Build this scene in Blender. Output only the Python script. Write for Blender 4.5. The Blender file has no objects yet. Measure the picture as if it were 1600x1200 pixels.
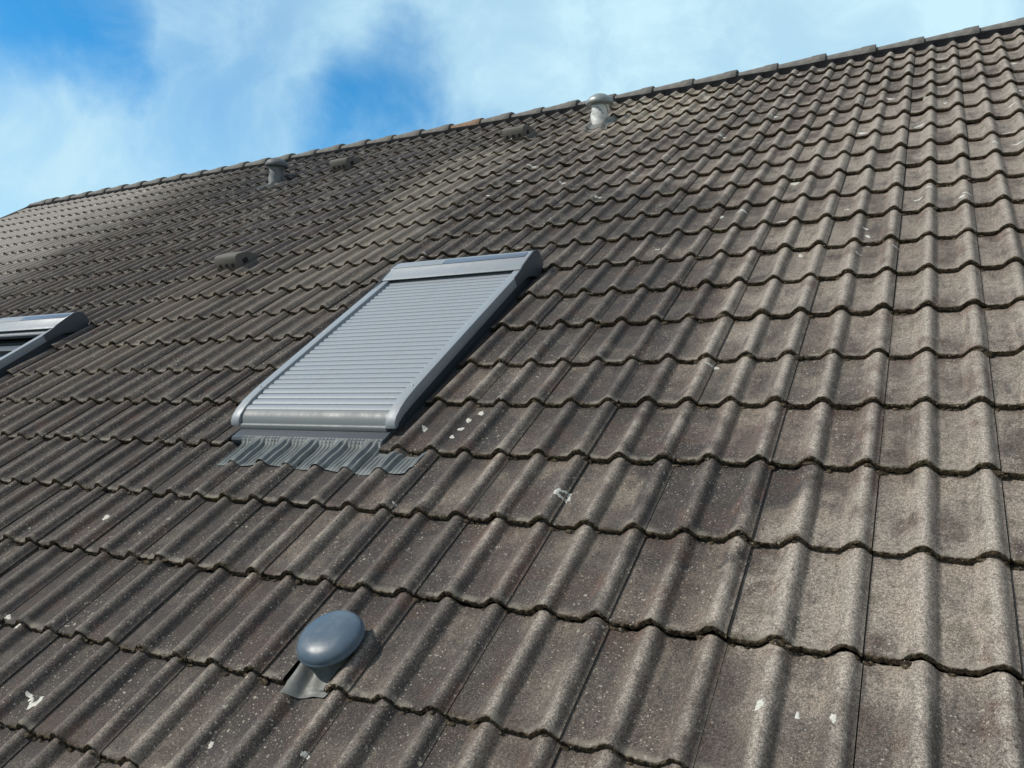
import bpy, bmesh, math, random
import numpy as np
from mathutils import Matrix, Vector
rad = math.radians
rng = np.random.default_rng(11); random.seed(5)
SC = bpy.context.scene
COL = SC.collection

# ------------------------------------------------------------------ frame of the roof slope
PITCH = rad(32.77); S, Cc = math.sin(PITCH), math.cos(PITCH)
G = 0.34; WV = 0.15; TW = 0.30                      # gauge, wave, tile cover width
K0, K1 = -5, 18                                     # first / last course
UL, UR = -12.3, 4.2                                 # gable ends
VR = 6.50                                           # apex
H0 = 2.8 - (K0 * G) * S                             # height of the origin
RM = Matrix(((1, 0, 0, 0), (0, Cc, -S, 0), (0, S, Cc, H0), (0, 0, 0, 1)))   # (u,v,n) -> world
def W(u, v, n): return RM @ Vector((u, v, n))

# ------------------------------------------------------------------ camera
R_CAM = np.array([[0.884213, 0.393983, -0.25089], [-0.008249, -0.523886, -0.851748], [-0.467012, 0.755196, -0.459977]])                          # rows: image right, image down, forward, in (u,v,n)
M3 = RM.to_3x3()
right = M3 @ Vector(R_CAM[0]); up = -(M3 @ Vector(R_CAM[1])); back = -(M3 @ Vector(R_CAM[2]))
cam_d = bpy.data.cameras.new('camera'); cam = bpy.data.objects.new('camera', cam_d); COL.objects.link(cam)
mw = Matrix((right, up, back)).transposed().to_4x4(); mw.translation = W(-0.1436, -1.3505, 1.5571)
cam.matrix_world = mw
cam_d.sensor_width = 36; cam_d.lens = 36 * 1266.8 / 1600; cam_d.clip_start = .05; cam_d.clip_end = 3000
SC.camera = cam
SC.render.resolution_x = 1024; SC.render.resolution_y = 768
FWD = -back

# ------------------------------------------------------------------ sky and sun
SUN_AZ = Vector((-0.80, -0.60)).normalized(); SUN_EL = rad(44)
sun_dir = Vector((SUN_AZ.x * math.cos(SUN_EL), SUN_AZ.y * math.cos(SUN_EL), math.sin(SUN_EL)))
world = bpy.data.worlds.new('World'); SC.world = world; world.use_nodes = True
nt = world.node_tree; nt.nodes.clear()
def N(nt, t, **kw):
    n = nt.nodes.new(t)
    for k, v in kw.items():
        if k == 'inp':
            for a, b in v.items(): n.inputs[a].default_value = b
        else: setattr(n, k, v)
    return n
def L(nt, a, b): nt.links.new(a, b)
def math_(nt, op, a, b=None, c=None, clamp=False):
    n = N(nt, 'ShaderNodeMath', operation=op, use_clamp=clamp)
    for i, x in enumerate((a, b, c)):
        if x is None: continue
        if isinstance(x, (int, float)): n.inputs[i].default_value = x
        else: L(nt, x, n.inputs[i])
    return n.outputs[0]
def smooth(nt, x, a, b, c=0., d=1.):
    n = N(nt, 'ShaderNodeMapRange', interpolation_type='SMOOTHSTEP')
    L(nt, x, n.inputs[0])
    for i, q in enumerate((a, b, c, d)): n.inputs[i + 1].default_value = q
    return n.outputs[0]
def mixc(nt, f, a, b, mode='MIX'):
    n = N(nt, 'ShaderNodeMix', data_type='RGBA', blend_type=mode)
    for s, x in ((n.inputs[0], f), (n.inputs[6], a), (n.inputs[7], b)):
        if isinstance(x, (int, float)): s.default_value = x
        elif isinstance(x, tuple): s.default_value = (*x, 1) if len(x) == 3 else x
        else: L(nt, x, s)
    return n.outputs[2]
sky = N(nt, 'ShaderNodeTexSky', sky_type='NISHITA', sun_disc=False)
sky.sun_elevation = SUN_EL; sky.sun_rotation = math.atan2(SUN_AZ.x, SUN_AZ.y)
sky.air_density = 1.0; sky.dust_density = .6; sky.ozone_density = 2.5
tc = N(nt, 'ShaderNodeTexCoord')
nz = N(nt, 'ShaderNodeTexNoise', inp={'Scale': 3.2, 'Detail': 7, 'Roughness': .55}); L(nt, tc.outputs['Generated'], nz.inputs[0])
va = N(nt, 'ShaderNodeVectorMath', operation='MULTIPLY_ADD'); L(nt, nz.outputs['Color'], va.inputs[0])
va.inputs[1].default_value = (.30, .30, .30); L(nt, tc.outputs['Generated'], va.inputs[2])
vs = N(nt, 'ShaderNodeVectorMath', operation='SUBTRACT'); L(nt, va.outputs[0], vs.inputs[0]); vs.inputs[1].default_value = (.15, .15, .15)
vn = N(nt, 'ShaderNodeVectorMath', operation='NORMALIZE'); L(nt, vs.outputs[0], vn.inputs[0])
def skydir(px, py):       # a direction of the world (the gaps in the cloud lie there)
    d = FWD + right * ((px - 800) / 1266.8) - up * ((py - 600) / 1266.8)
    return d.normalized()
def gap(px, py, r0, r1):
    d = N(nt, 'ShaderNodeVectorMath', operation='DOT_PRODUCT'); L(nt, vn.outputs[0], d.inputs[0]); d.inputs[1].default_value = skydir(px, py)
    return smooth(nt, d.outputs['Value'], math.cos(rad(r0)), math.cos(rad(max(r1, 0))) if r1 >= 0 else 1 + (1 - math.cos(rad(r0))) * (.8 if r1 > -2 else 1.1))
gaps = None
for g in ((610, 190, 8.8, 2.8), (575, 240, 7.8, 2), (620, 95, 7.0, .5), (510, 130, 6.0, -1), (40, -20, 6.5, 2), (120, 35, 5.5, 1), (180, 95, 4.0, -1), (-150, -200, 13, 3), (340, 110, 13, -2), (300, 0, 12, -2)):
    x = gap(*g); gaps = x if gaps is None else math_(nt, 'MAXIMUM', gaps, x)
wz = N(nt, 'ShaderNodeTexNoise', inp={'Scale': 7.0, 'Detail': 9, 'Roughness': .62, 'Distortion': .5}); L(nt, tc.outputs['Generated'], wz.inputs[0])
wisp = smooth(nt, wz.outputs[0], .35, .75)
cl = math_(nt, 'SUBTRACT', 1.0, gaps)
cl = math_(nt, 'MULTIPLY_ADD', wisp, .38, math_(nt, 'MULTIPLY', cl, .74), clamp=True)
bignz = N(nt, 'ShaderNodeTexNoise', inp={'Scale': 1.3, 'Detail': 3}); L(nt, tc.outputs['Generated'], bignz.inputs[0])
ccol = mixc(nt, smooth(nt, bignz.outputs[0], .35, .65), (5.2, 7.8, 9.4), (6.2, 8.9, 10.0))
fd = N(nt, 'ShaderNodeVectorMath', operation='DOT_PRODUCT'); L(nt, tc.outputs['Generated'], fd.inputs[0]); fd.inputs[1].default_value = (FWD + Vector((0, 0, .25))).normalized()
ccol = mixc(nt, smooth(nt, fd.outputs['Value'], .45, .85), (2.9, 3.2, 3.4), ccol)       # bright cloud beyond the ridge; unseen sky dimmed and greyed to cut ambient light
blue = mixc(nt, 1.0, sky.outputs[0], (.34, 1.28, 1.68), 'MULTIPLY')
colr = mixc(nt, cl, blue, ccol)
bg = N(nt, 'ShaderNodeBackground', inp={'Strength': .10}); L(nt, colr, bg.inputs[0])
wo = N(nt, 'ShaderNodeOutputWorld'); L(nt, bg.outputs[0], wo.inputs[0])
sd = bpy.data.lights.new('sun', 'SUN'); sd.energy = 3.0; sd.angle = rad(1.2); sd.color = (1, .93, .83)
so = bpy.data.objects.new('sun', sd); COL.objects.link(so); so.rotation_euler = sun_dir.to_track_quat('Z', 'Y').to_euler()
vs_ = SC.view_settings; vs_.view_transform = 'Standard'; vs_.look = 'None'; vs_.exposure = 0.0; vs_.gamma = 1; vs_.use_curve_mapping = False

# ------------------------------------------------------------------ helpers
def mat(name, base=(.3, .3, .3), rough=.6, metal=0., spec=.5):
    m = bpy.data.materials.new(name); m.use_nodes = True
    b = m.node_tree.nodes['Principled BSDF']
    b.inputs['Base Color'].default_value = (*base, 1); b.inputs['Roughness'].default_value = rough
    b.inputs['Metallic'].default_value = metal; b.inputs['Specular IOR Level'].default_value = spec
    return m
def grime(m, base, dark, scale=6, amt=.5, bump=.0, stretch=(1, 1, 1), fine=90, rough=(.35, .6)):
    nt = m.node_tree; b = nt.nodes['Principled BSDF']
    t = N(nt, 'ShaderNodeTexCoord'); mp = N(nt, 'ShaderNodeMapping'); mp.inputs['Scale'].default_value = stretch
    L(nt, t.outputs['Object'], mp.inputs[0])
    n1 = N(nt, 'ShaderNodeTexNoise', inp={'Scale': scale, 'Detail': 8, 'Roughness': .65}); L(nt, mp.outputs[0], n1.inputs[0])
    n2 = N(nt, 'ShaderNodeTexNoise', inp={'Scale': fine, 'Detail': 4}); L(nt, mp.outputs[0], n2.inputs[0])
    f = math_(nt, 'MULTIPLY', smooth(nt, n1.outputs[0], .4, .72), amt)
    c = mixc(nt, f, base, dark)
    c = mixc(nt, .35, c, mixc(nt, n2.outputs[0], tuple(x * .6 for x in base), tuple(min(1, x * 1.4) for x in base)))
    L(nt, c, b.inputs['Base Color'])
    L(nt, smooth(nt, n1.outputs[0], .3, .7, rough[0], rough[1]), b.inputs['Roughness'])
    if bump:
        bp = N(nt, 'ShaderNodeBump', inp={'Strength': 1, 'Distance': bump}); L(nt, n2.outputs[0], bp.inputs['Height']); L(nt, bp.outputs[0], b.inputs['Normal'])
    return m
def link(name, me, m, parent=None, mw=None):
    o = bpy.data.objects.new(name, me); COL.objects.link(o)
    if m is not None: me.materials.append(m)
    if parent is not None: o.parent = parent; o.matrix_parent_inverse = parent.matrix_world.inverted()
    o.matrix_world = mw if mw is not None else Matrix.Identity(4)
    bpy.context.view_layer.update()
    return o
def mesh(verts, faces, smooth_ang=35):
    me = bpy.data.meshes.new('m'); me.from_pydata([tuple(v) for v in verts], [], faces); me.validate(); me.update()
    if smooth_ang: me.shade_smooth(); me.set_sharp_from_angle(angle=rad(smooth_ang))
    return me
class MB:
    def __init__(s): s.v = []; s.f = []
    def add(s, v, f):
        o = len(s.v); s.v += [tuple(x) for x in v]; s.f += [tuple(i + o for i in q) for q in f]
    def box(s, x0, x1, y0, y1, z0, z1):
        s.add([(x0, y0, z0), (x1, y0, z0), (x1, y1, z0), (x0, y1, z0), (x0, y0, z1), (x1, y0, z1), (x1, y1, z1), (x0, y1, z1)],
              [(0, 3, 2, 1), (4, 5, 6, 7), (0, 1, 5, 4), (1, 2, 6, 5), (2, 3, 7, 6), (3, 0, 4, 7)])
    def prism(s, prof, x0, x1):     # closed (y,z) outline swept along x, outline counter-clockwise seen from +x
        n = len(prof)
        v = [(x0, a, b) for a, b in prof] + [(x1, a, b) for a, b in prof]
        f = [(i, (i + 1) % n, n + (i + 1) % n, n + i) for i in range(n)]
        s.add(v, f + [tuple(range(n))[::-1], tuple(range(n, 2 * n))])
    def lathe(s, prof, c=(0, 0, 0), seg=40):
        v = []; n = len(prof)
        for r, z in prof:
            for i in range(seg):
                a = 2 * math.pi * i / seg; v.append((c[0] + r * math.cos(a), c[1] + r * math.sin(a), c[2] + z))
        f = [(j * seg + i, j * seg + (i + 1) % seg, (j + 1) * seg + (i + 1) % seg, (j + 1) * seg + i) for j in range(n - 1) for i in range(seg)]
        s.add(v, f)
    def build(s, name, m, parent=None, mw=None, ang=35, bevel=0):
        me = mesh(s.v, s.f, 0)
        if bevel:
            b = bmesh.new(); b.from_mesh(me)
            bmesh.ops.bevel(b, geom=[e for e in b.edges if len(e.link_faces) == 2 and e.calc_face_angle(0) > rad(40)], offset=bevel, segments=2, affect='EDGES', profile=.6, clamp_overlap=True)
            b.to_mesh(me); b.free()
        b = bmesh.new(); b.from_mesh(me); bmesh.ops.recalc_face_normals(b, faces=b.faces); b.to_mesh(me); b.free()
        me.shade_smooth(); me.set_sharp_from_angle(angle=rad(ang))
        return link(name, me, m, parent, mw)
def smst(x): x = np.clip(x, 0, 1); return x * x * (3 - 2 * x)
def prof(t):                       # height of the tile over one wave, t in 0..1, roll at the right with a steep right flank
    t = np.asarray(t, float)
    def roll(q):
        x = np.clip((q - .785) / np.where(q < .785, .31, .235), -1, 1)
        return .0285 * (.5 + .5 * np.cos(math.pi * x)) ** .66
    return roll(t) + np.where(t < .05, roll(t + 1), 0) - .0030 * np.sin(np.clip((t - .03) / .52, 0, 1) * math.pi)
LIFT = .0225
ROWDV = {-1: -.02, 1: .007, 2: .014, 3: .012, 4: -.014, 5: -.008, 6: -.012, 7: -.006, 8: .003, 10: .010, 11: -.008, 13: .012, 14: .018, 16: .018, 17: .02, 18: .02}
NC = int(round((UR - UL) / TW))
RND = rng.random((K1 - K0 + 1, NC, 6))
def row_v(k): return k * G + ROWDV.get(k, 0)
def tile_tr(k, c):                 # small individual misfit of every tile: du, dv, dn, skew, tilt
    r = RND[k - K0, c]
    dn = (r[2] - .5) * .004 + (.0015 if r[5] > .95 else 0)
    return (r[0] - .5) * .0016, (r[1] - .5) * .011 - (.003 if r[5] > .975 else 0), dn, (r[3] - .5) * .016, (r[4] - .5) * .008
def surf(u, v, lift=.0):           # top of the tiles at u, v
    k = max(K0, min(K1, int(math.floor(v / G)))) 
    for kk in (k + 1, k, k - 1):
        if kk <= K1 and v >= row_v(kk) + .004: k = kk; break
    c = max(0, min(NC - 1, int((u - UL) / TW)))
    du, dv, dn, sk, ti = tile_tr(k, c)
    s = (u - UL - c * TW) / TW
    return float(prof((s * 2) % 1)) + LIFT * (1 - (v - row_v(k)) / G) + dn + ti * (s - .5) + lift

# ------------------------------------------------------------------ materials
# paler and darker zones, part clean tile and algae, part painted light falloff: u, v, half width, half height in metres
PALE = [(-0.17, 0.27, 0.45, 0.6), (0.0, 0.74, 0.4, 0.6), (-0.08, 1.68, 0.55, 0.8), (-0.13, 3.64, 1.2, 1.4), (-0.72, 2.14, 0.35, 0.6), (-0.39, 0.11, 0.3, 0.4), (-2.37, 5.42, 0.9, 0.6), (-0.82, 1.34, 0.3, 0.5)]
DARK = [(-2.96, -0.14, 0.9, 0.8), (-2.99, 0.56, 0.9, 0.6), (-1.93, 0.8, 0.35, 0.3), (-4.21, 0.83, 1.3, 0.6), (-1.5, 1.85, 0.6, 0.5), (-1.6, 3.0, 0.7, 0.5), (-4.3, 2.67, 0.9, 0.8), (-0.77, 0.45, 0.22, 0.3), (-1.65, 0.06, 0.3, 0.35), (-2.92, 3.14, 0.9, 0.4), (-2.2, 3.2, 0.8, 0.6), (-1.2, 1.0, 0.3, 0.3), (-3.6, 1.9, 0.5, 0.9)]
def tile_material():
    m = mat('weathered_concrete_tile', rough=.85); nt = m.node_tree; b = nt.nodes['Principled BSDF']
    t = N(nt, 'ShaderNodeTexCoord'); P = t.outputs['Object']
    at = N(nt, 'ShaderNodeAttribute', attribute_name='rnd'); a2 = N(nt, 'ShaderNodeAttribute', attribute_name='edge'); a3 = N(nt, 'ShaderNodeAttribute', attribute_name='rnd2')
    sep = N(nt, 'ShaderNodeSeparateXYZ'); L(nt, P, sep.inputs[0]); U, V = sep.outputs[0], sep.outputs[1]
    off = N(nt, 'ShaderNodeVectorMath', operation='MULTIPLY_ADD'); cm = N(nt, 'ShaderNodeCombineXYZ'); L(nt, at.outputs['Fac'], cm.inputs[2])
    L(nt, cm.outputs[0], off.inputs[0]); off.inputs[1].default_value = (0, 0, 37); L(nt, P, off.inputs[2]); Q = off.outputs[0]
    def noise(scale, detail=6, rough=.6, vec=Q, dist=0., stretch=None):
        if stretch:
            mp = N(nt, 'ShaderNodeMapping'); mp.inputs['Scale'].default_value = stretch; L(nt, vec, mp.inputs[0]); vec = mp.outputs[0]
        n = N(nt, 'ShaderNodeTexNoise', inp={'Scale': scale, 'Detail': detail, 'Roughness': rough, 'Distortion': dist}); L(nt, vec, n.inputs[0]); return n.outputs[0]
    # body colour of each tile
    cr = N(nt, 'ShaderNodeValToRGB'); L(nt, at.outputs['Fac'], cr.inputs[0]); e = cr.color_ramp
    cols = [(0, (.098, .085, .077)), (.2, (.140, .120, .104)), (.4, (.155, .130, .112)), (.55, (.112, .100, .090)), (.7, (.170, .147, .126)), (.85, (.140, .110, .098)), (1, (.20, .172, .145))]
    e.elements[0].position, e.elements[0].color = cols[0][0], (*cols[0][1], 1); e.elements[1].position, e.elements[1].color = 1, (*cols[-1][1], 1)
    for p, c in cols[1:-1]: q = e.elements.new(p); q.color = (*c, 1)
    c = cr.outputs[0]
    big = noise(1.1, 3, .55, vec=P); mid = noise(5.5, 6, .64); mid2 = noise(11, 5, .66); med = noise(24, 4, .7, stretch=(1, .25, 1))
    # paler to the right, algae to the lower left, light falloff painted in too
    bias = math_(nt, 'MULTIPLY_ADD', U, .20, math_(nt, 'MULTIPLY_ADD', V, .055, .30))        # 0 .. 1 over the near slope
    wn = N(nt, 'ShaderNodeTexNoise', inp={'Scale': 2.2, 'Detail': 5, 'Roughness': .6}); L(nt, P, wn.inputs[0])
    wv = N(nt, 'ShaderNodeVectorMath', operation='MULTIPLY_ADD'); L(nt, wn.outputs['Color'], wv.inputs[0]); wv.inputs[1].default_value = (1.1, 1.1, 0); L(nt, P, wv.inputs[2])
    film_falloff = math_(nt, 'ADD', bias, math_(nt, 'MULTIPLY_ADD', big, .9, -.45))
    film_falloff = math_(nt, 'ADD', film_falloff, math_(nt, 'MULTIPLY_ADD', noise(3.4, 6, .68, vec=P, stretch=(1.3, .6, 1)), 2.0, -1.04))
    for lst, sg in ((PALE, .55), (DARK, -.95)):
        for (bu, bv, ru, rv) in lst:
            q = N(nt, 'ShaderNodeVectorMath', operation='MULTIPLY_ADD'); L(nt, wv.outputs[0], q.inputs[0]); q.inputs[1].default_value = (1 / ru, 1 / rv, 0); q.inputs[2].default_value = (-(bu + .55) / ru, -(bv + .55) / rv, 0)
            ln = N(nt, 'ShaderNodeVectorMath', operation='LENGTH'); L(nt, q.outputs[0], ln.inputs[0])
            film_falloff = math_(nt, 'ADD', film_falloff, smooth(nt, ln.outputs['Value'], 1.25, .2, 0, sg))
    c = mixc(nt, smooth(nt, film_falloff, .20, .95, 0, .75), c, (.365, .33, .288))
    c = mixc(nt, smooth(nt, film_falloff, .18, -.35, 0, .90), c, (.052, .048, .050))
    c = mixc(nt, smooth(nt, mid, .50, .64, 0, .62), c, mixc(nt, smooth(nt, film_falloff, .2, -.3), (.30, .262, .215), (.15, .130, .112)))
    c = mixc(nt, smooth(nt, mid2, .50, .64, 0, .48), c, (.080, .076, .064))
    c = mixc(nt, smooth(nt, mid, .48, .36, 0, .65), c, (.130, .085, .068))
    c = mixc(nt, smooth(nt, med, .52, .70, 0, .60), c, (.058, .056, .056))
    # wear on the crown of the rolls, dirt washed along their right foot
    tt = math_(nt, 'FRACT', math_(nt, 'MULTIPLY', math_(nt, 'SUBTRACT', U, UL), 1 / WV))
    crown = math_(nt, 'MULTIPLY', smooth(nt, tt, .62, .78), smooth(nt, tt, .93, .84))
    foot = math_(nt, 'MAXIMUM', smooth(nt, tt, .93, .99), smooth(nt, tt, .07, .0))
    crc = mixc(nt, smooth(nt, film_falloff, .45, -.3), (.42, .386, .34), (.165, .148, .132))
    c = mixc(nt, math_(nt, 'MULTIPLY', crown, smooth(nt, mid2, .36, .56, .3, .85)), c, crc)
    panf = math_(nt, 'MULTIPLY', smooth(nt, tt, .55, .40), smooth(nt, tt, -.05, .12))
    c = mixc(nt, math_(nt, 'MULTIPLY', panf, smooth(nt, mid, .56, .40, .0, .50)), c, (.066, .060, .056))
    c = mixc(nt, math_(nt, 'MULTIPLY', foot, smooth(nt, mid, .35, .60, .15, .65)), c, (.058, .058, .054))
    # coarse sand grain
    gr = noise(420, 2, .7, vec=P); gm = noise(150, 3, .7, vec=P)
    c = mixc(nt, .95, c, mixc(nt, smooth(nt, gr, .32, .68), tuple([.42] * 3), tuple([1.60] * 3)), 'MULTIPLY')
    c = mixc(nt, .80, c, mixc(nt, smooth(nt, gm, .32, .68), tuple([.50] * 3), tuple([1.52] * 3)), 'MULTIPLY')
    # runs below the vents (places given in metres on the slope)
    wob = math_(nt, 'MULTIPLY_ADD', noise(1.6, 4, .6, vec=P), .9, math_(nt, 'SUBTRACT', U, .45))
    def band(u0, hw, v1, vlen):
        a = smooth(nt, math_(nt, 'ABSOLUTE', math_(nt, 'SUBTRACT', wob, u0)), hw, hw * .25)
        d = math_(nt, 'SUBTRACT', v1, V)
        return math_(nt, 'MULTIPLY', a, math_(nt, 'MULTIPLY', smooth(nt, d, -.1, .25), smooth(nt, d, vlen, vlen * .35)))
    c = mixc(nt, math_(nt, 'MULTIPLY', band(-3.75, .62, 5.4, 4.6), .55), c, (.34, .315, .26))
    c = mixc(nt, math_(nt, 'MULTIPLY', band(-2.4, .9, 6.6, 2.0), .65), c, (.34, .31, .24))
    c = mixc(nt, math_(nt, 'MULTIPLY', band(-6.6, 1.3, 6.6, 2.6), .85), c, (.045, .045, .052))
    c = mixc(nt, math_(nt, 'MULTIPLY', band(-5.0, .7, 6.0, 5.0), .50), c, (.105, .095, .10))
    c = mixc(nt, math_(nt, 'MULTIPLY', band(-4.8, .5, 2.9, 2.4), .45), c, (.25, .22, .17))
    spl = smooth(nt, noise(13, 5, .7, vec=P, stretch=(1, .6, 1)), .52, .60)
    nearp = math_(nt, 'MAXIMUM', band(-2.3, 1.1, 6.6, 1.9), math_(nt, 'MULTIPLY', smooth(nt, V, 2.0, 4.5), .30))
    c = mixc(nt, math_(nt, 'MULTIPLY', math_(nt, 'MULTIPLY', spl, nearp), .75), c, (.56, .54, .48))
    far = smooth(nt, math_(nt, 'MULTIPLY_ADD', big, 3., U), -5.6, -9.0)  # far-left tiles paled: a veil of glare put into the colour
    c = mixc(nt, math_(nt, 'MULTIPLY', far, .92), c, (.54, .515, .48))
    c = mixc(nt, 1.0, c, (1.02, .982, .965), 'MULTIPLY')
    # moss and black algae: lower lips, joints
    edge = a2.outputs['Fac']
    mn = noise(38, 5, .75)
    en = math_(nt, 'MULTIPLY_ADD', mn, .9, math_(nt, 'SUBTRACT', edge, .60))
    en = math_(nt, 'ADD', en, math_(nt, 'MULTIPLY_ADD', noise(4.2, 3, .6, vec=P), 1.0, -.52))
    ef = smooth(nt, en, .28, .62)
    mossc = mixc(nt, smooth(nt, noise(95, 4, .75, vec=P), .40, .60), (.022, .016, .011), (.12, .092, .056))
    mossc = mixc(nt, smooth(nt, noise(3.5, 3, .6), .62, .76, 0, .6), mossc, (.12, .105, .025))
    c = mixc(nt, ef, c, mossc)
    # pale rim of dried lichen just above the lip
    rim = math_(nt, 'MULTIPLY', smooth(nt, edge, .30, .48), smooth(nt, edge, .70, .56))
    c = mixc(nt, math_(nt, 'MULTIPLY', rim, smooth(nt, mid2, .44, .60, .0, .55)), c, (.34, .31, .26))
    # small moss crumbs on the surface
    vm = N(nt, 'ShaderNodeTexVoronoi', inp={'Scale': 42, 'Randomness': 1}); L(nt, Q, vm.inputs[0])
    crumbs = math_(nt, 'MULTIPLY', smooth(nt, vm.outputs['Distance'], .20, .10), smooth(nt, big, .50, .62))
    c = mixc(nt, math_(nt, 'MULTIPLY', crumbs, .85), c, (.028, .02, .014))
    # lichen: pale flecks of several sizes, in patches
    lz = None; lp = noise(2.6, 4, .65, vec=P)
    nn = N(nt, 'ShaderNodeTexNoise', inp={'Scale': 90, 'Detail': 2}); L(nt, P, nn.inputs[0])
    for sc, th, dens, w in ((30, .17, .48, .62), (75, .22, .40, .62), (160, .24, .36, .5), (14, .11, .50, .7)):
        v_ = N(nt, 'ShaderNodeTexVoronoi', inp={'Scale': sc, 'Randomness': 1}); dd = N(nt, 'ShaderNodeVectorMath', operation='MULTIPLY_ADD')
        L(nt, nn.outputs['Color'], dd.inputs[0]); dd.inputs[1].default_value = tuple([.5 / sc] * 3); L(nt, P, dd.inputs[2]); L(nt, dd.outputs[0], v_.inputs[0])
        pick = smooth(nt, v_.outputs['Color'], .35, .45)
        x = math_(nt, 'MULTIPLY', math_(nt, 'MULTIPLY', smooth(nt, v_.outputs['Distance'], th, th * .55), pick), smooth(nt, lp, dens, dens + .12))
        x = math_(nt, 'MULTIPLY', x, w * 1.5, clamp=True); lz = x if lz is None else math_(nt, 'MAXIMUM', lz, x)
    c = mixc(nt, math_(nt, 'MULTIPLY', lz, .85), c, (.52, .49, .41))
    L(nt, c, b.inputs['Base Color'])
    L(nt, smooth(nt, gm, .3, .7, .62, .92), b.inputs['Roughness']); b.inputs['Specular IOR Level'].default_value = .35
    b1 = N(nt, 'ShaderNodeBump', inp={'Strength': .8, 'Distance': .0010}); L(nt, gr, b1.inputs['Height'])
    h2 = math_(nt, 'ADD', mid2, math_(nt, 'MULTIPLY', math_(nt, 'MULTIPLY', mn, ef), 3.0))
    b2 = N(nt, 'ShaderNodeBump', inp={'Strength': .8, 'Distance': .0022}); L(nt, h2, b2.inputs['Height']); L(nt, b1.outputs[0], b2.inputs['Normal'])
    L(nt, b2.outputs[0], b.inputs['Normal'])
    return m
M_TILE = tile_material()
M_DROP = grime(mat('bird_dropping', rough=.8), (.74, .73, .66), (.42, .40, .34), 60, .8, .001)
_n = M_DROP.node_tree; _t = N(_n, 'ShaderNodeTexCoord'); _z = N(_n, 'ShaderNodeTexNoise', inp={'Scale': 95, 'Detail': 5, 'Roughness': .7}); L(_n, _t.outputs['Object'], _z.inputs[0])
L(_n, smooth(_n, _z.outputs[0], .30, .42), _n.nodes['Principled BSDF'].inputs['Alpha'])       # dried and flaking, the tile shows between
M_RIDGE = grime(mat('ridge_concrete', rough=.85), (.155, .15, .145), (.36, .35, .32), 22, .9, .004, rough=(.7, .95))
M_RIDGE2 = grime(mat('ridge_concrete_orange_lichen', rough=.85), (.30, .19, .12), (.17, .16, .14), 14, .9, .003, rough=(.7, .95))
M_STRIP = mat('black_ridge_roll', (.010, .011, .013), .8, 0, .1)
M_ALU = grime(mat('satin_grey_aluminium', spec=.6), (.36, .40, .445), (.29, .325, .36), 5, .8, 0, fine=60, stretch=(3.5, .5, 1), rough=(.38, .56))
M_ALU.node_tree.nodes['Principled BSDF'].inputs['Metallic'].default_value = .12
M_ALUD = mat('dark_grey_aluminium', (.085, .10, .12), .45, .1)
M_LEAD = grime(mat('ribbed_apron', spec=.6), (.235, .26, .265), (.085, .095, .095), 12, .85, 0, stretch=(3, 1, 1), rough=(.6, .85)); M_LEAD.node_tree.nodes['Principled BSDF'].inputs['Metallic'].default_value = .1
M_ZINC = grime(mat('weathered_zinc', spec=.6), (.40, .44, .45), (.20, .22, .23), 12, .7, .0006, rough=(.35, .6)); M_ZINC.node_tree.nodes['Principled BSDF'].inputs['Metallic'].default_value = .5
M_FOIL = grime(mat('crinkled_flashing_foil', spec=.6), (.82, .84, .82), (.48, .50, .50), 22, .6, .004, fine=30, rough=(.35, .6))
M_DOME = grime(mat('blue_grey_plastic', spec=.5), (.095, .140, .195), (.20, .26, .31), 18, .5, .0002, stretch=(1, 1, .4), fine=240, rough=(.27, .42))
M_SOCK = grime(mat('grey_lead_apron', spec=.5), (.23, .24, .23), (.12, .125, .12), 18, .6, .0008, rough=(.4, .65))
M_GLASS = mat('window_glass', (.02, .03, .035), .05, 0, .8)
M_WALL = grime(mat('render_plaster', rough=.9), (.62, .58, .50), (.5, .46, .4), 2, .5, .002, rough=(.85, .95))
M_WOOD = grime(mat('painted_board', rough=.6), (.24, .23, .21), (.15, .14, .12), 8, .5, .001)
M_DECK = mat('underlay', (.02, .018, .016), .9)
M_VTILE = M_TILE

# ------------------------------------------------------------------ the setting below
def ground():
    m = grime(mat('grass', rough=.9), (.07, .10, .035), (.11, .10, .05), .6, .6, .0, fine=14, rough=(.85, .95))
    mb = MB(); n = 24; R0 = 1500
    vs = [(x * R0 / n * abs(x) / n * 1.0, y * R0 / n * abs(y) / n, 0) for y in range(-n, n + 1) for x in range(-n, n + 1)]
    fs = [(j * (2 * n + 1) + i, j * (2 * n + 1) + i + 1, (j + 1) * (2 * n + 1) + i + 1, (j + 1) * (2 * n + 1) + i) for j in range(2 * n) for i in range(2 * n)]
    mb.add(vs, fs); o = mb.build('ground', m); o['kind'] = 'structure'
ground()

house = bpy.data.objects.new('house', None); COL.objects.link(house); house.location = ((UL + UR) / 2, VR * Cc, 0)
house['label'] = 'house whose long slope of weathered grey-brown wavy concrete tiles fills the view'
house['category'] = 'house'
bpy.context.view_layer.update()

# ------------------------------------------------------------------ windows and vents standing in the tiles
WINS = [(-2.950, -2.052, 0.0, 2), (-2.950 - 3.43, -2.052 - 3.43, -.35, 1)]    # u left, u right, shift down the slope, first course left out
RND[0 - K0, int((-.45 - UL) / TW)] = .5; RND[-1 - K0, int((-.45 - UL) / TW)] = .5
def hole(k, u0, u1):               # pieces of a tile [u0,u1] of course k that remain
    for ul, ur, dv, kf in WINS:
        a, b = ul + (.012 if k == kf else -.02), ur + (-.028 if k == kf else -.004)
        if kf <= k <= kf + 4 and u1 > a and u0 < b:
            out = []
            if u0 < a - .02: out.append((u0, a))
            if u1 > b + .02: out.append((b, u1))
            return out
    return [(u0, u1)]

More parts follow.
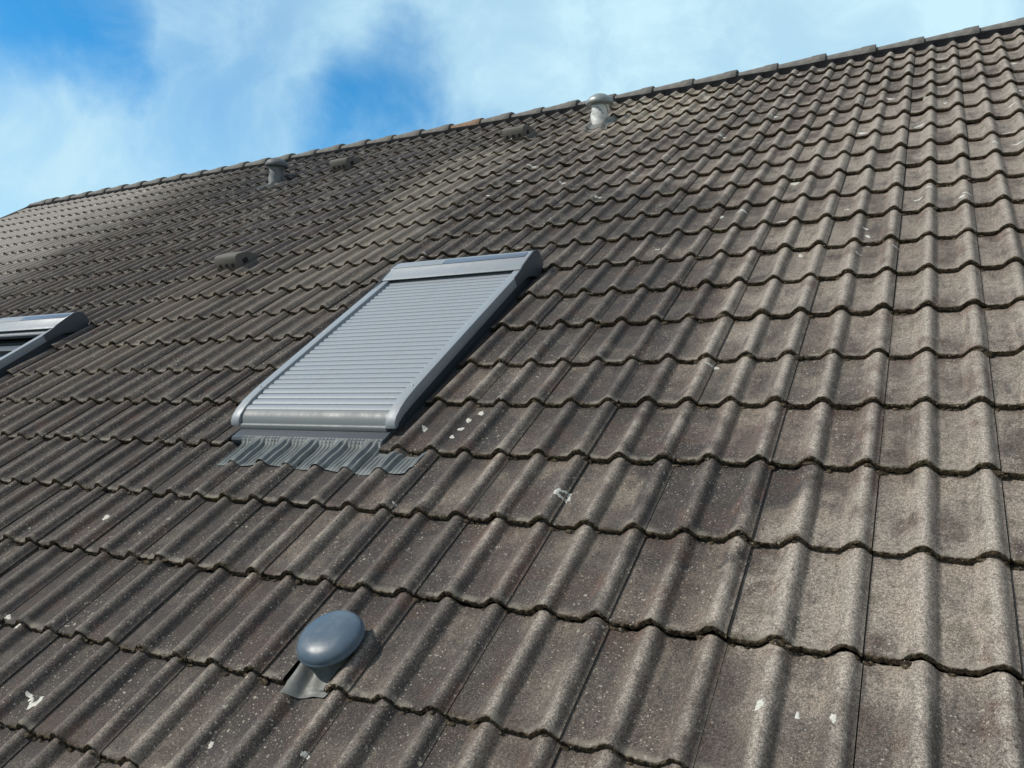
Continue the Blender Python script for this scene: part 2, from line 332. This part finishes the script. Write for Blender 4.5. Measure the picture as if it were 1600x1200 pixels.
# ------------------------------------------------------------------ tiles of the slope, one mesh
CAMP = np.array((-0.1436, -1.3505, 1.5571))
def vnoise(n, sm):
    a = rng.normal(0, 1, n + 2 * sm); k = np.ones(sm) / sm
    return np.convolve(a, k, 'same')[sm:sm + n] * math.sqrt(sm)
def build_tiles():
    VV = []; FF = []; A1 = []; A2 = []; A3 = []; MI = []; off = 0
    for k in range(K0, K1 + 1):
        for c in range(NC):
            u0 = UL + c * TW
            du, dv, dn, sk, ti = tile_tr(k, c); r = RND[k - K0, c]
            dist = np.linalg.norm(np.array((u0 + .15, k * G, 0)) - CAMP)
            nu = 72 if dist < 2.9 else (48 if dist < 4.5 else 28)
            for (a, b_) in hole(k, u0, u0 + TW):
                s0, s1 = (a - u0) / TW, (b_ - u0) / TW
                n_ = max(6, int(nu * (s1 - s0))); s = np.linspace(s0 + (.0035 if s0 == 0 else 0), s1 - (.0035 if s1 == 1 else 0), n_ + 1)
                t = np.where(s >= 1, 1, (s * 2) % 1); z = prof(t); z[s > .97] = np.maximum(z[s > .97], .006)
                vt = np.concatenate([[0, .0025, .006, .014, .03], np.linspace(.07, G + .02, 6)])
                if dist > 4.5: vt = np.concatenate([[0, .004, .014], np.linspace(.08, G + .02, 3)])
                rag = vnoise(n_ + 1, 2) * .0011; rag2 = vnoise(n_ + 1, 3) * .0024
                if r[5] < .22: rag += (.004 + .010 * r[3] ** 2) * np.exp(-np.abs((s - (r[0] if r[4] > .4 else round(r[0]))) / (.03 + .05 * r[4])) ** 3)     # chipped lip
                sag = vnoise(n_ + 1, 3) * .0010
                uu = u0 + du + s * TW
                top_end = min(row_v(k + 1) - row_v(k), G + .03) if k < K1 else G
                # rows: underside back, bottom lip, top rows
                rows = []; ed = []
                th = .0205 + sag * 2.2
                for (vo, no, e) in ((.035, -1, 1.0), (.002, -1, 1.0), (.0, -.75, 1.0), (-.0012, -.35, 1.0)):
                    v = row_v(k) + dv + vo + rag * (1 if vo < .01 else 0) + (rag2 * .7 if no == -.35 else 0); n = z + LIFT + dn + th * no
                    rows.append((v, n)); ed.append(e)
                for q in vt:
                    v = row_v(k) + dv + q + (rag if q < .02 else 0) + sk * (s - .5) * .5
                    drop = .0022 if q == 0 else (.0007 if q < .004 else 0)
                    n = z + LIFT * (1 - q / G) + dn - drop + ti * (s - .5)
                    rows.append((v, n)); ed.append(.75 if q < .0001 else max(0, .55 - q * 9) if q < .06 else (.25 if q > G - .02 else 0))
                nr = len(rows); nc = len(s)
                P = np.zeros((nr, nc, 3)); P[:, :, 0] = uu
                for i, (v, n) in enumerate(rows): P[i, :, 1] = v; P[i, :, 2] = n
                E_ = np.repeat(np.array(ed)[:, None], nc, 1)
                jl = np.exp(-(s / .02)) * .5 if s0 == 0 else np.zeros(nc)
                jr = np.exp(-((1 - s) / .015)) * .5 if s1 == 1 else np.zeros(nc)
                E_ = np.maximum(E_, jl + jr)
                # side skirts
                for side in (0, -1):
                    P2 = P[:, side].copy(); P2[:, 2] -= .013
                    if side == 0: P = np.concatenate([P2[:, None], P], 1); E_ = np.concatenate([np.full((nr, 1), .9), E_], 1)
                    else: P = np.concatenate([P, P2[:, None]], 1); E_ = np.concatenate([E_, np.full((nr, 1), .9)], 1)
                nc += 2
                idx = np.arange(nr * nc).reshape(nr, nc) + off
                F = np.stack([idx[:-1, :-1], idx[:-1, 1:], idx[1:, 1:], idx[1:, :-1]], -1).reshape(-1, 4)
                # the gap cut for the mushroom vent
                if k == -1 and u0 < -1.6 < u0 + TW:
                    Pf = P.reshape(-1, 3); cen = Pf[F - off].mean(1)
                    kill = (cen[:, 0] > -1.718) & (cen[:, 0] < -1.583) & (cen[:, 1] < -.17)
                    F = F[~kill]
                VV.append(P.reshape(-1, 3)); FF.append(F); off += nr * nc
                A1.append(np.full(nr * nc, r[1])); A3.append(np.full(nr * nc, r[2])); A2.append(E_.ravel()); MI.append(np.zeros(len(F), int))
    # bird droppings: thin dried splashes lying on the tiles
    def splat(u, v, ru, rv, ring=False, seed=0, ang=0., open_=0.):
        nonlocal off
        rg = np.random.default_rng(seed); ns = 40; a = np.linspace(0, 2 * math.pi, ns, endpoint=False)
        w = 1 + .10 * np.sin(a * 11 + rg.random() * 6) + .22 * np.sin(a * 2 + rg.random() * 6) + .16 * np.sin(a * 3 + rg.random() * 6) + .10 * np.sin(a * 7 + rg.random() * 6) + rg.normal(0, .05, ns)
        rr = (.45, .62, .8, 1.0) if ring else (0.02, .35, .7, 1.0)
        hs = (.0, .0012, .0012, .0) if ring else (.0014, .0012, .0010, .0)
        P = []
        for q, h in zip(rr, hs):
            x = np.cos(a) * w * q * ru; y = np.sin(a) * w * q * rv
            X = u + x * math.cos(ang) - y * math.sin(ang); Y = v + x * math.sin(ang) + y * math.cos(ang)
            P += [(i, j, surf(i, j) + h + .0004) for i, j in zip(X, Y)]
        F = []
        for j in range(3):
            for i in range(ns):
                if open_ and i / ns < open_: continue
                F.append((j * ns + i, j * ns + (i + 1) % ns, (j + 1) * ns + (i + 1) % ns, (j + 1) * ns + i))
        F = np.array(F) + off
        VV.append(np.array(P)); FF.append(F); off += len(P); A1.append(np.zeros(len(P))); A3.append(np.zeros(len(P))); A2.append(np.zeros(len(P))); MI.append(np.ones(len(F), int))
    for i, sp in enumerate([(-1.208, 0.48, 0.02, 0.026, 1, 0.2, 0), (-2.519, -0.576, 0.03, 0.035, 1, 0.3, 0.45), (-0.847, 2.734, 0.028, 0.01, 0, 0.0, 0), (-1.823, 4.195, 0.03, 0.012, 0, 0.2, 0), (-1.689, 3.826, 0.028, 0.014, 0, 0.1, 0), (-1.196, 2.93, 0.013, 0.022, 0, 0.1, 0), (-1.085, 2.926, 0.024, 0.018, 0, 0.2, 0), (-0.022, 2.825, 0.018, 0.012, 0, 0, 0), (-0.447, 2.555, 0.012, 0.012, 0, 0, 0), (-0.43, 2.449, 0.01, 0.018, 0, 0.5, 0), (-0.309, 2.295, 0.016, 0.008, 0, 0, 0), (-0.429, 2.374, 0.01, 0.008, 0, 0, 0), (-0.458, 2.25, 0.014, 0.007, 0, 0, 0), (-1.161, 5.486, 0.035, 0.012, 0, 0.1, 0), (-1.595, 5.288, 0.035, 0.014, 0, 0.4, 0), (-1.195, 4.885, 0.03, 0.02, 0, 0.7, 0), (-0.24, 4.131, 0.022, 0.03, 0, -0.6, 0), (-0.128, 5.84, 0.04, 0.01, 0, 0.1, 0), (-0.113, 5.531, 0.05, 0.012, 0, 0.1, 0), (-0.338, 5.511, 0.02, 0.012, 0, 0, 0), (0.239, 4.262, 0.02, 0.012, 0, 0, 0), (0.198, 3.742, 0.03, 0.01, 0, 0.1, 0), (-0.413, 6.163, 0.03, 0.01, 0, 0, 0), (-1.184, 6.188, 0.02, 0.02, 0, 0, 0), (-1.007, 6.206, 0.03, 0.012, 0, 0, 0), (0.126, 3.541, 0.02, 0.02, 0, 0, 0), (-1.761, 0.978, 0.012, 0.016, 0, 0, 0), (-1.787, 0.918, 0.01, 0.018, 0, 0.2, 0), (-1.787, 0.851, 0.012, 0.012, 0, 0, 0), (-1.793, 0.791, 0.01, 0.01, 0, 0, 0), (-1.951, 0.847, 0.01, 0.014, 0, 0, 0), (-0.492, -0.188, 0.01, 0.012, 0, 0, 0), (-0.344, -0.189, 0.006, 0.012, 0, 0, 0), (-1.804, 0.378, 0.006, 0.007, 0, 0, 0), (-3.116, 0.189, 0.016, 0.014, 0, 0, 0), (-0.903, 1.301, 0.02, 0.012, 0, 0, 0), (-2.99, -0.348, 0.014, 0.012, 0, 0, 0), (-2.89, -0.372, 0.014, 0.012, 0, 0, 0), (-3.204, 4.542, 0.03, 0.02, 0, 0, 0), (-3.009, 4.493, 0.05, 0.02, 0, 0.2, 0), (-2.947, 4.164, 0.05, 0.02, 0, 0.2, 0), (-1.504, -0.539, 0.008, 0.009, 0, 0, 0), (-1.795, -0.574, 0.008, 0.009, 0, 0, 0), (-2.104, 3.492, 0.02, 0.02, 0, 0.3, 0), (-0.418, -0.177, 0.006, 0.008, 0, 0, 0), (-1.451, 2.535, 0.012, 0.014, 1, 0, 0.4), (-0.711, 2.326, 0.01, 0.02, 0, 0, 0)]):
        splat(*sp[:4], ring=sp[4] == 1, seed=i + 3, ang=sp[5], open_=sp[6])
    # cushions of moss lodged under the lips and in the joints
    for i in range(1500):
        k = int(rng.integers(-3, 10)); u = rng.uniform(-3.6, .9) if k < 5 else rng.uniform(-4.5, 1.4)
        if rng.random() < .45: u = UL + round((u - UL) / TW) * TW + rng.normal(0, .006)
        elif rng.random() < .5: u = UL + (math.floor((u - UL) / WV) + .04) * WV + rng.normal(0, .012)
        v = row_v(k) - rng.uniform(.0, .006)
        if any(ul - .06 < u < ur + .06 and kf <= k + 1 and k <= kf + 5 for ul, ur, dv, kf in WINS): continue
        if -1.74 < u < -1.52 and k == -1: continue
        r0 = rng.uniform(.003, .008) * (1.5 if rng.random() < .12 else 1); su = rng.uniform(1.0, 2.6); base = surf(u, v - .004) - .001
        ns = 8; P = []
        for j in range(4):
            ph = j / 3 * math.pi / 2
            for q in range(ns):
                a = 2 * math.pi * q / ns; rr = r0 * math.cos(ph) * (1 + rng.normal(0, .16)) + .0002
                P.append((u + rr * su * math.cos(a), v + rr * math.sin(a), base + r0 * 1.15 * math.sin(ph) * (1 + rng.normal(0, .10))))
        F = np.array([(j * ns + q, j * ns + (q + 1) % ns, (j + 1) * ns + (q + 1) % ns, (j + 1) * ns + q) for j in range(3) for q in range(ns)]) + off
        VV.append(np.array(P)); FF.append(F); off += len(P); A1.append(np.full(len(P), rng.random())); A3.append(np.zeros(len(P))); A2.append(np.ones(len(P))); MI.append(np.zeros(len(F), int))
    rs = np.random.default_rng(77)
    for i in range(34):
        u_, v_ = rs.uniform(-3.4, .8), rs.uniform(2.6, 6.2)
        if -3.1 < u_ < -1.9 and v_ < 2.7: continue
        splat(u_, v_, rs.uniform(.010, .030), rs.uniform(.010, .026), seed=200 + i, ang=rs.uniform(-.6, .6))
    V = np.concatenate(VV); F = np.concatenate(FF); mi = np.concatenate(MI)
    me = bpy.data.meshes.new('roof')
    me.vertices.add(len(V)); me.vertices.foreach_set('co', V.ravel())
    me.loops.add(F.size); me.loops.foreach_set('vertex_index', F.ravel().astype(np.int32))
    me.polygons.add(len(F)); me.polygons.foreach_set('loop_start', np.arange(0, F.size, 4, dtype=np.int32))
    try: me.polygons.foreach_set('loop_total', np.full(len(F), 4, np.int32))
    except Exception: pass
    me.update(calc_edges=True)
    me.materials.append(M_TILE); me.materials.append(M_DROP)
    me.polygons.foreach_set('material_index', mi.astype(np.int32))
    for nm, A in (('rnd', A1), ('edge', A2), ('rnd2', A3)):
        at = me.attributes.new(nm, 'FLOAT', 'POINT'); at.data.foreach_set('value', np.concatenate(A).astype(np.float32))
    me.shade_smooth(); me.set_sharp_from_angle(angle=rad(48))
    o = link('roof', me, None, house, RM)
    return o
roof = build_tiles()
roof['label'] = 'weathered grey-brown roof slope of wavy interlocking concrete tiles'

# ------------------------------------------------------------------ body of the house
def body():
    e = MB(); zb = .0
    yE = K0 * G * Cc; yA = VR * Cc; yB = 2 * yA - yE; zE = H0 + K0 * G * S; zA = H0 + VR * S
    y0, y1 = yE + .45, yB - .45
    sl = S / Cc
    e.prism([(y0, -.2), (y1, -.2), (y1, zE + .45 * sl - .08), (yA, zA - .10), (y0, zE + .45 * sl - .08)], UL + .25, UR - .25)
    e.build('wall', M_WALL, house)
    d = MB(); d.box(UL + .02, UR - .02, K0 * G + .04, VR - .02, -.05, -.032); d.build('underlay', M_DECK, house, RM)
    # far slope, plainly tiled with the same waves
    us = np.arange(UL, UR + .001, WV / 8); vs = np.arange(K0 * G, VR + .001, G / 4)
    Z = prof(((us - UL) / WV) % 1)
    B = Matrix(((-1, 0, 0, UL + UR), (0, -Cc, S, 2 * yA), (0, S, Cc, H0), (0, 0, 0, 1)))
    me_v = [(u, v, z + LIFT * (1 - (v / G) % 1 * .98)) for v in vs for u, z in zip(us, Z)]
    n = len(us); me_f = [(j * n + i, j * n + i + 1, (j + 1) * n + i + 1, (j + 1) * n + i) for j in range(len(vs) - 1) for i in range(n - 1)]
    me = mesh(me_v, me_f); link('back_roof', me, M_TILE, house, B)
    # verge boards on the near slope
    for u in (UL - .03, UR + .005):
        v = MB(); v.box(u, u + .025, K0 * G - .01, VR, -.16, .045); v.build('verge_board', M_WOOD, house, RM, bevel=.003)
    g = MB(); pr_ = []
    for i in range(13): a = math.pi + math.pi * i / 12; pr_.append((.065 * math.cos(a), .065 * math.sin(a)))
    for i in range(13): a = 2 * math.pi - math.pi * i / 12; pr_.append((.061 * math.cos(a), .061 * math.sin(a)))
    g.prism([(yE - .03 + a, zE - .03 + b) for a, b in pr_], UL, UR); g.build('gutter', M_ZINC, house)
body()

# ------------------------------------------------------------------ ridge tiles
def ridge():
    yA = VR * Cc; zA = H0 + VR * S
    def arc(r, hgt, drop, n=18):
        pts = []
        for i in range(n + 1):
            a = math.pi * i / n
            pts.append((-r * math.cos(a) * (1.0 if True else 1), hgt * (math.sin(a) ** .85) - drop * (1 - math.sin(a)) ))
        return pts
    def shell(length, r, hh, dr, th, collar):
        mb = MB(); xs = [0, .01, length - collar - .006, length - collar, length - .004, length]
        gro = [0, 0, 0, .002, .004, .001]; taper = [-.020, -.0195, -.003, -.001, .0, .0]
        V = []; n = 19
        for x, g_, tp in zip(xs, gro, taper):
            o_ = arc(r + g_ + tp, hh + g_ + tp, dr); i_ = arc(r - th, hh - th, dr)
            V += [(x, a, b) for a, b in o_] + [(x, a, b) for a, b in i_[::-1]]
        m = 2 * n; F = []
        for j in range(len(xs) - 1):
            for i in range(m): F.append((j * m + i, j * m + (i + 1) % m, (j + 1) * m + (i + 1) % m, (j + 1) * m + i))
        for j in (0, len(xs) - 1):
            for i in range(n - 1):
                q = (j * m + i, j * m + i + 1, j * m + m - 2 - i, j * m + m - 1 - i); F.append(q if j else q[::-1])
        mb.add(V, F); return mb
    mb = shell(.425, .121, .073, .020, .018, .11)
    proto = mb.build('ridge_tile', M_RIDGE, roof, Matrix.Translation((0, yA, zA)), ang=40)
    pm = proto.data; pl = pm.copy(); pl.materials.clear(); pl.materials.append(M_RIDGE2)
    # right-hand ends of the caps, as read along the ridge
    ends = [4.3, 3.92, 3.53, 3.15, 2.77, 2.38, 2.0, 1.62, 1.24, .86, .50, .134, -.256, -.617, -1.01, -1.41, -1.765, -2.165, -2.552, -2.937, -3.331, -3.716, -4.078, -4.434]
    while ends[-1] > UL + .4: ends.append(ends[-1] - .383 + random.uniform(-.012, .012))
    for i, ue in enumerate(ends):
        o = proto if i == 0 else proto.copy()
        if i: COL.objects.link(o); o.parent = roof; o.matrix_parent_inverse = roof.matrix_world.inverted()
        if abs(ue + 4.434) < .01: o.data = pl; o['label'] = 'ridge tile with orange lichen'
        if i == len(ends) - 1: ue = max(ue, UL + .42)
        o.matrix_world = Matrix.Translation((ue - .425 + .02, yA + random.uniform(-.004, .004), zA + random.uniform(-.003, .005))) @ Matrix.Rotation(random.uniform(-.006, .006), 4, 'Y')
    # dark ventilating roll showing below the caps
    st = MB(); us = np.arange(UL + .02, UR, WV / 10)
    V = []
    for u in us:
        z = surf(u, VR - .17)
        V += [(u, VR - .170, z + .001), (u, VR - .160, z + .004), (u, VR - .128, .050), (u, VR - .03, .058)]
    F = [(j * 4 + i, j * 4 + 4 + i, j * 4 + 5 + i, j * 4 + 1 + i) for j in range(len(us) - 1) for i in range(3)]
    st.add(V, F); st.build('ridge_roll', M_STRIP, roof, RM)
ridge()

# ------------------------------------------------------------------ roof windows with roller shutters
def window(ul, ur, dv, closed, lab):
    T = RM @ Matrix.Translation((0, dv, 0))
    fr = MB()                        # frame standing in the slope
    fr.box(ul + .03, ul + .075, .92, 2.34, -.04, .070); fr.box(ur - .075, ur - .03, .92, 2.34, -.04, .070)
    fr.box(ul + .03, ur - .03, .85, .919, -.04, .038); fr.box(ul + .075, ur - .075, 2.2, 2.34, -.04, .070)
    w = fr.build('roof_window', M_ALUD, house, T, bevel=.004); w['label'] = lab
    # gutters beside it
    for a, b, c in ((ul - .03, ul + .03, ul - .033), (ur - .03, ur - .008, ur - .010)):
        g = MB(); g.add([(a, .86, -.012), (b, .86, -.012), (b, 2.4, -.012), (a, 2.4, -.012), (c, .86, .012), (c, 2.4, .012)], [(0, 1, 2, 3), (0, 4, 5, 3)] if c < a else [(0, 1, 2, 3), (1, 4, 5, 2)])
        g.build('side_gutter', M_ALUD, w, T)
    # side rails: outline in (v,n), the nose bends down
    def rail_outline(wd=0.):
        top = [(2.16, .118), (1.6, .116), (1.15, .113), (1.0, .111), (.92, .106), (.87, .097), (.83, .084), (.805, .066), (.797, .045)]
        bot = [(.815, .040), (.83, .050), (.87, .058), (.95, .062), (1.2, .064), (2.16, .068)]
        return top + bot
    for s, a in ((0, ul), (1, ur - .048)):
        r = MB(); r.prism(rail_outline()[::-1], a, a + .048)
        r.box(*((a + .030, a + .048 + .006) if s == 0 else (a - .006, a + .018)), 1.0, 2.14, .066, .104)
        r.build('side_rail', M_ALU, w, T, bevel=.0035)
    A, B = ul + .049, ur - .049
    for a in (ul + .024, ur - .024):
        for vv in (1.02, 1.55, 2.06):
            c = MB(); c.lathe([(.0052, -.004), (.0052, .0012), (.0036, .0022), (.0003, .0024)], (a, vv, .1125 + (vv - 1.02) * .0045), seg=12); c.build('rail_screw', M_ZINC, w, T)
    # hood over the rolled shutter
    hood = [(2.175, .113), (2.146, .119), (2.144, .124), (2.170, .130), (2.25, .138), (2.256, .1425), (2.325, .143), (2.36, .135), (2.382, .114), (2.392, .085), (2.395, .045), (2.36, .022), (2.30, .008), (2.25, .04), (2.22, .08)]
    h = MB(); h.prism(hood[::-1], ul + .004, ur - .004); h.build('shutter_hood', M_ALU, w, T, bevel=.003, ang=50)
    for a in (ul - .002, ur - .006):
        c = MB(); pr_ = [(2.05, .119), (2.10, .122), (2.14, .127), (2.17, .134), (2.25, .142), (2.325, .147), (2.363, .138), (2.388, .116), (2.398, .086), (2.400, .042), (2.365, .016), (2.30, .0), (2.25, .035), (2.18, .060), (2.05, .064)]
        c.prism(pr_[::-1], a, a + .008); c.build('hood_end_cap', M_CAP, w, T, bevel=.002)
    sp = MB(); sp.box(ul + .36, ur - .03, 2.262, 2.318, .140, .1458); sp.build('solar_strip', M_SOLAR, w, T, bevel=.001)
    sp = MB(); sp.box(ul + .02, ul + .355, 2.262, 2.318, .140, .1453); sp.build('hood_cover_strip', M_ALU, w, T, bevel=.001)
    # shutter curtain: interlocking slats
    v_top, v_bot = 2.20, (.88 if closed else 2.115)
    pts = []; v = v_top; ps = .0405
    while v > v_bot + .01:
        v2 = v - ps
        n_at = lambda x: .099 - .013 * smst(np.array((1.05 - x) / .25)) * 1.0
        for q, dn in ((0, -.0045), (.0035, -.0045), (.0045, 0), (.012, .0022), (.020, .0030), (.028, .0022), (.0375, 0), (.0395, -.0045)):
            pts.append((v - q, float(n_at(v - q)) + dn))
        v = v2
    sh = MB(); n = len(pts); V = [(x, a, b) for x in (A, B) for a, b in pts] + [(x, a, b - .008) for x in (A, B) for a, b in pts]
    F = [(i, i + 1, n + i + 1, n + i) for i in range(n - 1)] + [(2 * n + i + 1, 2 * n + i, 3 * n + i, 3 * n + i + 1) for i in range(n - 1)]
    sh.add(V, F); sh.build('roller_shutter', M_ALU, w, T, ang=25)
    if closed:                       # rounded end bar over the lower sash
        b = MB(); o = [(.882, .082), (.878, .0875), (.865, .0865), (.846, .080), (.828, .070), (.815, .054), (.812, .050), (.805, .050), (.799, .044), (.797, .030), (.803, .026), (.83, .026), (.87, .04), (.882, .06)]
        b.prism(o[::-1], A, B); b.build('end_bar', M_BAR, w, T, ang=50)
    else:
        b = MB(); b.box(A, B, v_bot - .02, v_bot, .082, .104); b.build('end_bar', M_ALUD, w, T, bevel=.004)
        s = MB(); s.box(A + .005, A + .06, .95, 2.0, .03, .075); s.box(B - .06, B - .005, .95, 2.0, .03, .075); s.box(A + .06, B - .06, 1.93, 2.0, .03, .075); s.box(A + .06, B - .06, .95, 1.02, .03, .075)
        s.build('sash', M_ALUD, w, T, bevel=.004)
    gl = MB(); gl.box(A + .03, B - .03, .93, 2.198, .045, .052); gl.build('window_pane', M_GLASS, w, T)
    # kick plate and ribbed apron dressed over the tiles below
    k_ = MB(); k_.prism([(.845, -.02), (.845, .03), (.80, .028), (.735, .030), (.725, .020), (.725, -.02)][::-1], ul + .05, ur - .03); k_.build('lower_flashing', M_ALUD, w, T, bevel=.002)
    vlap = row_v(2 if dv == 0 else 1) - .006
    U0, U1 = ul + .115, ur + .215; us = np.arange(U0, U1, .0016); vsr = np.linspace(.556, .745, 14)
    V = []
    for j, v in enumerate(vsr):
        wq = float(smst(np.array((v - .712) / .024)))
        for u in us:
            rib = .0032 * math.sin(2 * math.pi * u / .0187) * float(smst(np.array((v - .552) / .03)))
            a = surf(u, min(v + dv, vlap), 0) + .0022 * math.sin(u * 31 + v * 23) * math.sin(v * 41 + u * 13)
            flat = .031
            ragv = .005 * math.sin(u * 19) + .003 * math.sin(u * 47) + .008 * math.sin(u * 7 + 1)
            V.append((u, v + (ragv if j == 0 else 0), (a + .006 + rib) * (1 - wq) + (flat + rib * .25) * wq if u < ur - .035 else a + (.006 + rib) * (1 - float(smst(np.array((v + dv - vlap + .03) / .03)))) - .0005))
    n = len(us); F = [(j * n + i, j * n + i + 1, (j + 1) * n + i + 1, (j + 1) * n + i) for j in range(len(vsr) - 1) for i in range(n - 1)]
    ap = MB(); ap.add(V, F); ap.build('ribbed_apron', M_LEAD, w, T, ang=80)
M_BAR = grime(mat('end_bar_aluminium', spec=.5), (.20, .23, .25), (.16, .185, .195), 6, .5, 0, stretch=(3, 1, 1), rough=(.4, .55))  # shutter grey darkened: shade of the down-facing bar put into the colour
M_CAP = mat('shaded_end_cap', (.085, .10, .12), .5)  # hood grey made darker: shade on the hood ends put into the colour
M_SOLAR = mat('solar_strip', (.13, .16, .23), .3, 0, .6)
window(*WINS[0][:3], True, 'roof window with its pale grey roller shutter fully closed')
window(*WINS[1][:3], False, 'roof window with its roller shutter rolled up and the dark pane showing')

# ------------------------------------------------------------------ vents
def pipe(u, v, lab, lean=0., mp=None, mw_=None):
    base = W(u, v, 0.0); T = Matrix.Translation(base) @ Matrix.Rotation(lean, 4, 'Y')
    p = MB(); p.lathe([(.071, -.15), (.071, .235)]); p.lathe([(.067, .235), (.067, -.15)])
    o = p.build('vent_pipe', mp or M_ZINC, house, T); o['label'] = lab
    c = MB(); c.lathe([(.062, .188), (.112, .186), (.122, .190), (.124, .206), (.119, .222), (.098, .248), (.068, .268), (.035, .280), (.0005, .284)]); c.build('pipe_cap', mp or M_ZINC, o, T, ang=50)
    wv = []; f = []; seg = 60; rows = 10
    for j in range(rows + 1):
        for i in range(seg + 1):
            a = 2 * math.pi * i / seg; h = -.10 + .275 * j / rows
            cr = .007 * math.sin(2 * a + j * .9) * math.sin(j * 1.1 + i * .23) + .004 * math.sin(a * 5 + j * 1.3)
            r = .078 + cr + (.012 if j < 2 else 0); wv.append((r * math.cos(a), r * math.sin(a), h + (.012 * math.sin(2 * a + 1) if j == rows else 0)))
    f = [(j * (seg + 1) + i, j * (seg + 1) + i + 1, (j + 1) * (seg + 1) + i + 1, (j + 1) * (seg + 1) + i) for j in range(rows) for i in range(seg)]
    k = MB(); k.add(wv, f); k.build('flashing_wrap', mw_ or M_FOIL, o, T, ang=60)
    # collar plate lying over the tiles
    T2 = RM @ Matrix.Translation((u, v, 0)); us = np.linspace(-.12, .12, 33); vs = np.linspace(-.19, .12, 12); V = []
    for b in vs:
        for a in us:
            d = math.hypot(a, b); V.append((a, b, surf(u + a, v + b) + .004 + .02 * math.exp(-((d - .07) / .02) ** 2 if d > .07 else 0)))
    n = len(us); F = [(j * n + i, j * n + i + 1, (j + 1) * n + i + 1, (j + 1) * n + i) for j in range(len(vs) - 1) for i in range(n - 1)]
    q = MB(); q.add(V, F); q.build('pipe_collar', M_SOCK, o, T2, ang=60)
pipe(-2.80, 5.60, 'bright zinc vent pipe with round cap and crinkled foil, near the ridge')
M_ZINCD = grime(mat('dull_old_zinc', spec=.5), (.17, .19, .21), (.10, .11, .12), 12, .6, .0006, rough=(.5, .7))
M_FOILD = grime(mat('dull_grey_wrap', spec=.5), (.26, .28, .29), (.15, .16, .17), 16, .6, .003, fine=30, rough=(.5, .7))
pipe(-6.50, 5.42, 'dull grey vent pipe with round cap further along the ridge', rad(4), M_ZINCD, M_FOILD)

def vent_tile(u, v, lab):
    # raised hood with openings on a tile; local axes = slope axes
    T = RM @ Matrix.Translation((u, v, .012))
    b = MB(); w = .11; hf = .122; d = .27
    # outline in (v,n): upright front, rounded brow, top running back into the slope
    ol = [(.0, -.01), (-.012, .02), (-.006, hf * .80), (.008, hf * .96), (.03, hf), (.12, hf * .86), (.20, hf * .42), (d, .0), (d, -.01)]
    b.prism(ol[::-1], -w, w)
    o = b.build('vent_tile', M_VENT, house, T, bevel=.007, ang=50); o['label'] = lab
    for x in (-.062, 0, .062):
        q = MB(); V = []; n = 16
        for y in (-.0165, .004):
            for i in range(n): a = 2 * math.pi * i / n; V.append((x + .013 * math.cos(a), y + .0, .050 + .017 * math.sin(a)))
        V = [(a, -.0135 + (.012 if i >= n else 0) + (c - .050) * .09, c) for i, (a, _, c) in enumerate(V)]
        q.add(V, [tuple(range(n))[::-1], tuple(range(n, 2 * n))] + [(i, (i + 1) % n, n + (i + 1) % n, n + i) for i in range(n)])
        q.build('vent_opening', M_HOLE, o, T)
    for s in (1, -1):
        q = MB(); q.box(*sorted((s * (w - .002), s * (w + .0015))), .05, .105, .03, .068); q.build('side_opening', M_HOLE, o, T, bevel=.0008)
M_HOLE = mat('dark_vent_mouth', (.040, .038, .038), .9, 0, .2)  # solid dark plugs; shade inside the openings put into the colour
M_VENT = grime(mat('vent_tile_concrete', rough=.85), (.165, .155, .14), (.25, .24, .2), 12, .6, .002, rough=(.75, .95))
vent_tile(-3.60, 5.50, 'hooded vent tile beside the foil-wrapped pipe')
vent_tile(-4.83, 2.84, 'hooded vent tile alone in the middle of the slope')
vent_tile(-5.62, 5.46, 'hooded vent tile beside the darker pipe')

def mushroom(u, v, n0):
    T = RM @ Matrix.Translation((u, v, 0))
    s = MB(); s.lathe([(.045, -.02), (.043, n0 - .01)]); o = s.build('mushroom_vent', M_SOCK, house, T); o['label'] = 'low mushroom vent with glossy blue-grey dome and grey lead apron'
    prf = [(.040, -.004), (.078, -.012), (.088, -.016), (.0940, -.013), (.0962, -.011), (.0966, -.006), (.0958, -.0035), (.0946, -.0030), (.0943, -.001), (.0932, .005), (.0890, .0115), (.0815, .0175), (.071, .0225), (.056, .0265), (.038, .0290), (.019, .0300), (.0006, .0302)]
    d = MB(); d.lathe(prf, (0, 0, n0), seg=64); d.build('vent_dome', M_DOME, o, T, ang=60)
    # lead apron dressed over the tile below
    us = np.linspace(-.064, .060, 40); vs = np.linspace(-.150, .06, 26); V = []
    for b in vs:
        for a in us:
            U, Vv = u + a, v + b
            base = float(prof(((U - UL) / WV) % 1)) + LIFT * .05 + .010
            if Vv < row_v(-1) - .002: base = surf(U, Vv) + .004
            d_ = math.hypot(a * 1.0, b - .0)
            base += .020 * math.exp(-max(0, d_ - .05) / .014) + .0012 * math.sin(U * 160 + Vv * 60)
            curl = .012 * max(0, (-a - .048) / .04) ** 2 * (1 if b < -.06 else .3)
            edge = .010 * math.sin(a * 38 + .6) + .012 * (a / .1)
            V.append((a, b + (edge if b < -.13 else edge * .5 if b < -.1 else 0), base + curl))
    n = len(us); F = [(j * n + i, j * n + i + 1, (j + 1) * n + i + 1, (j + 1) * n + i) for j in range(len(vs) - 1) for i in range(n - 1)]
    q = MB(); q.add(V, F); q.build('lead_apron', M_SOCK, o, T, ang=70)
mushroom(-1.624, -.236, .073)
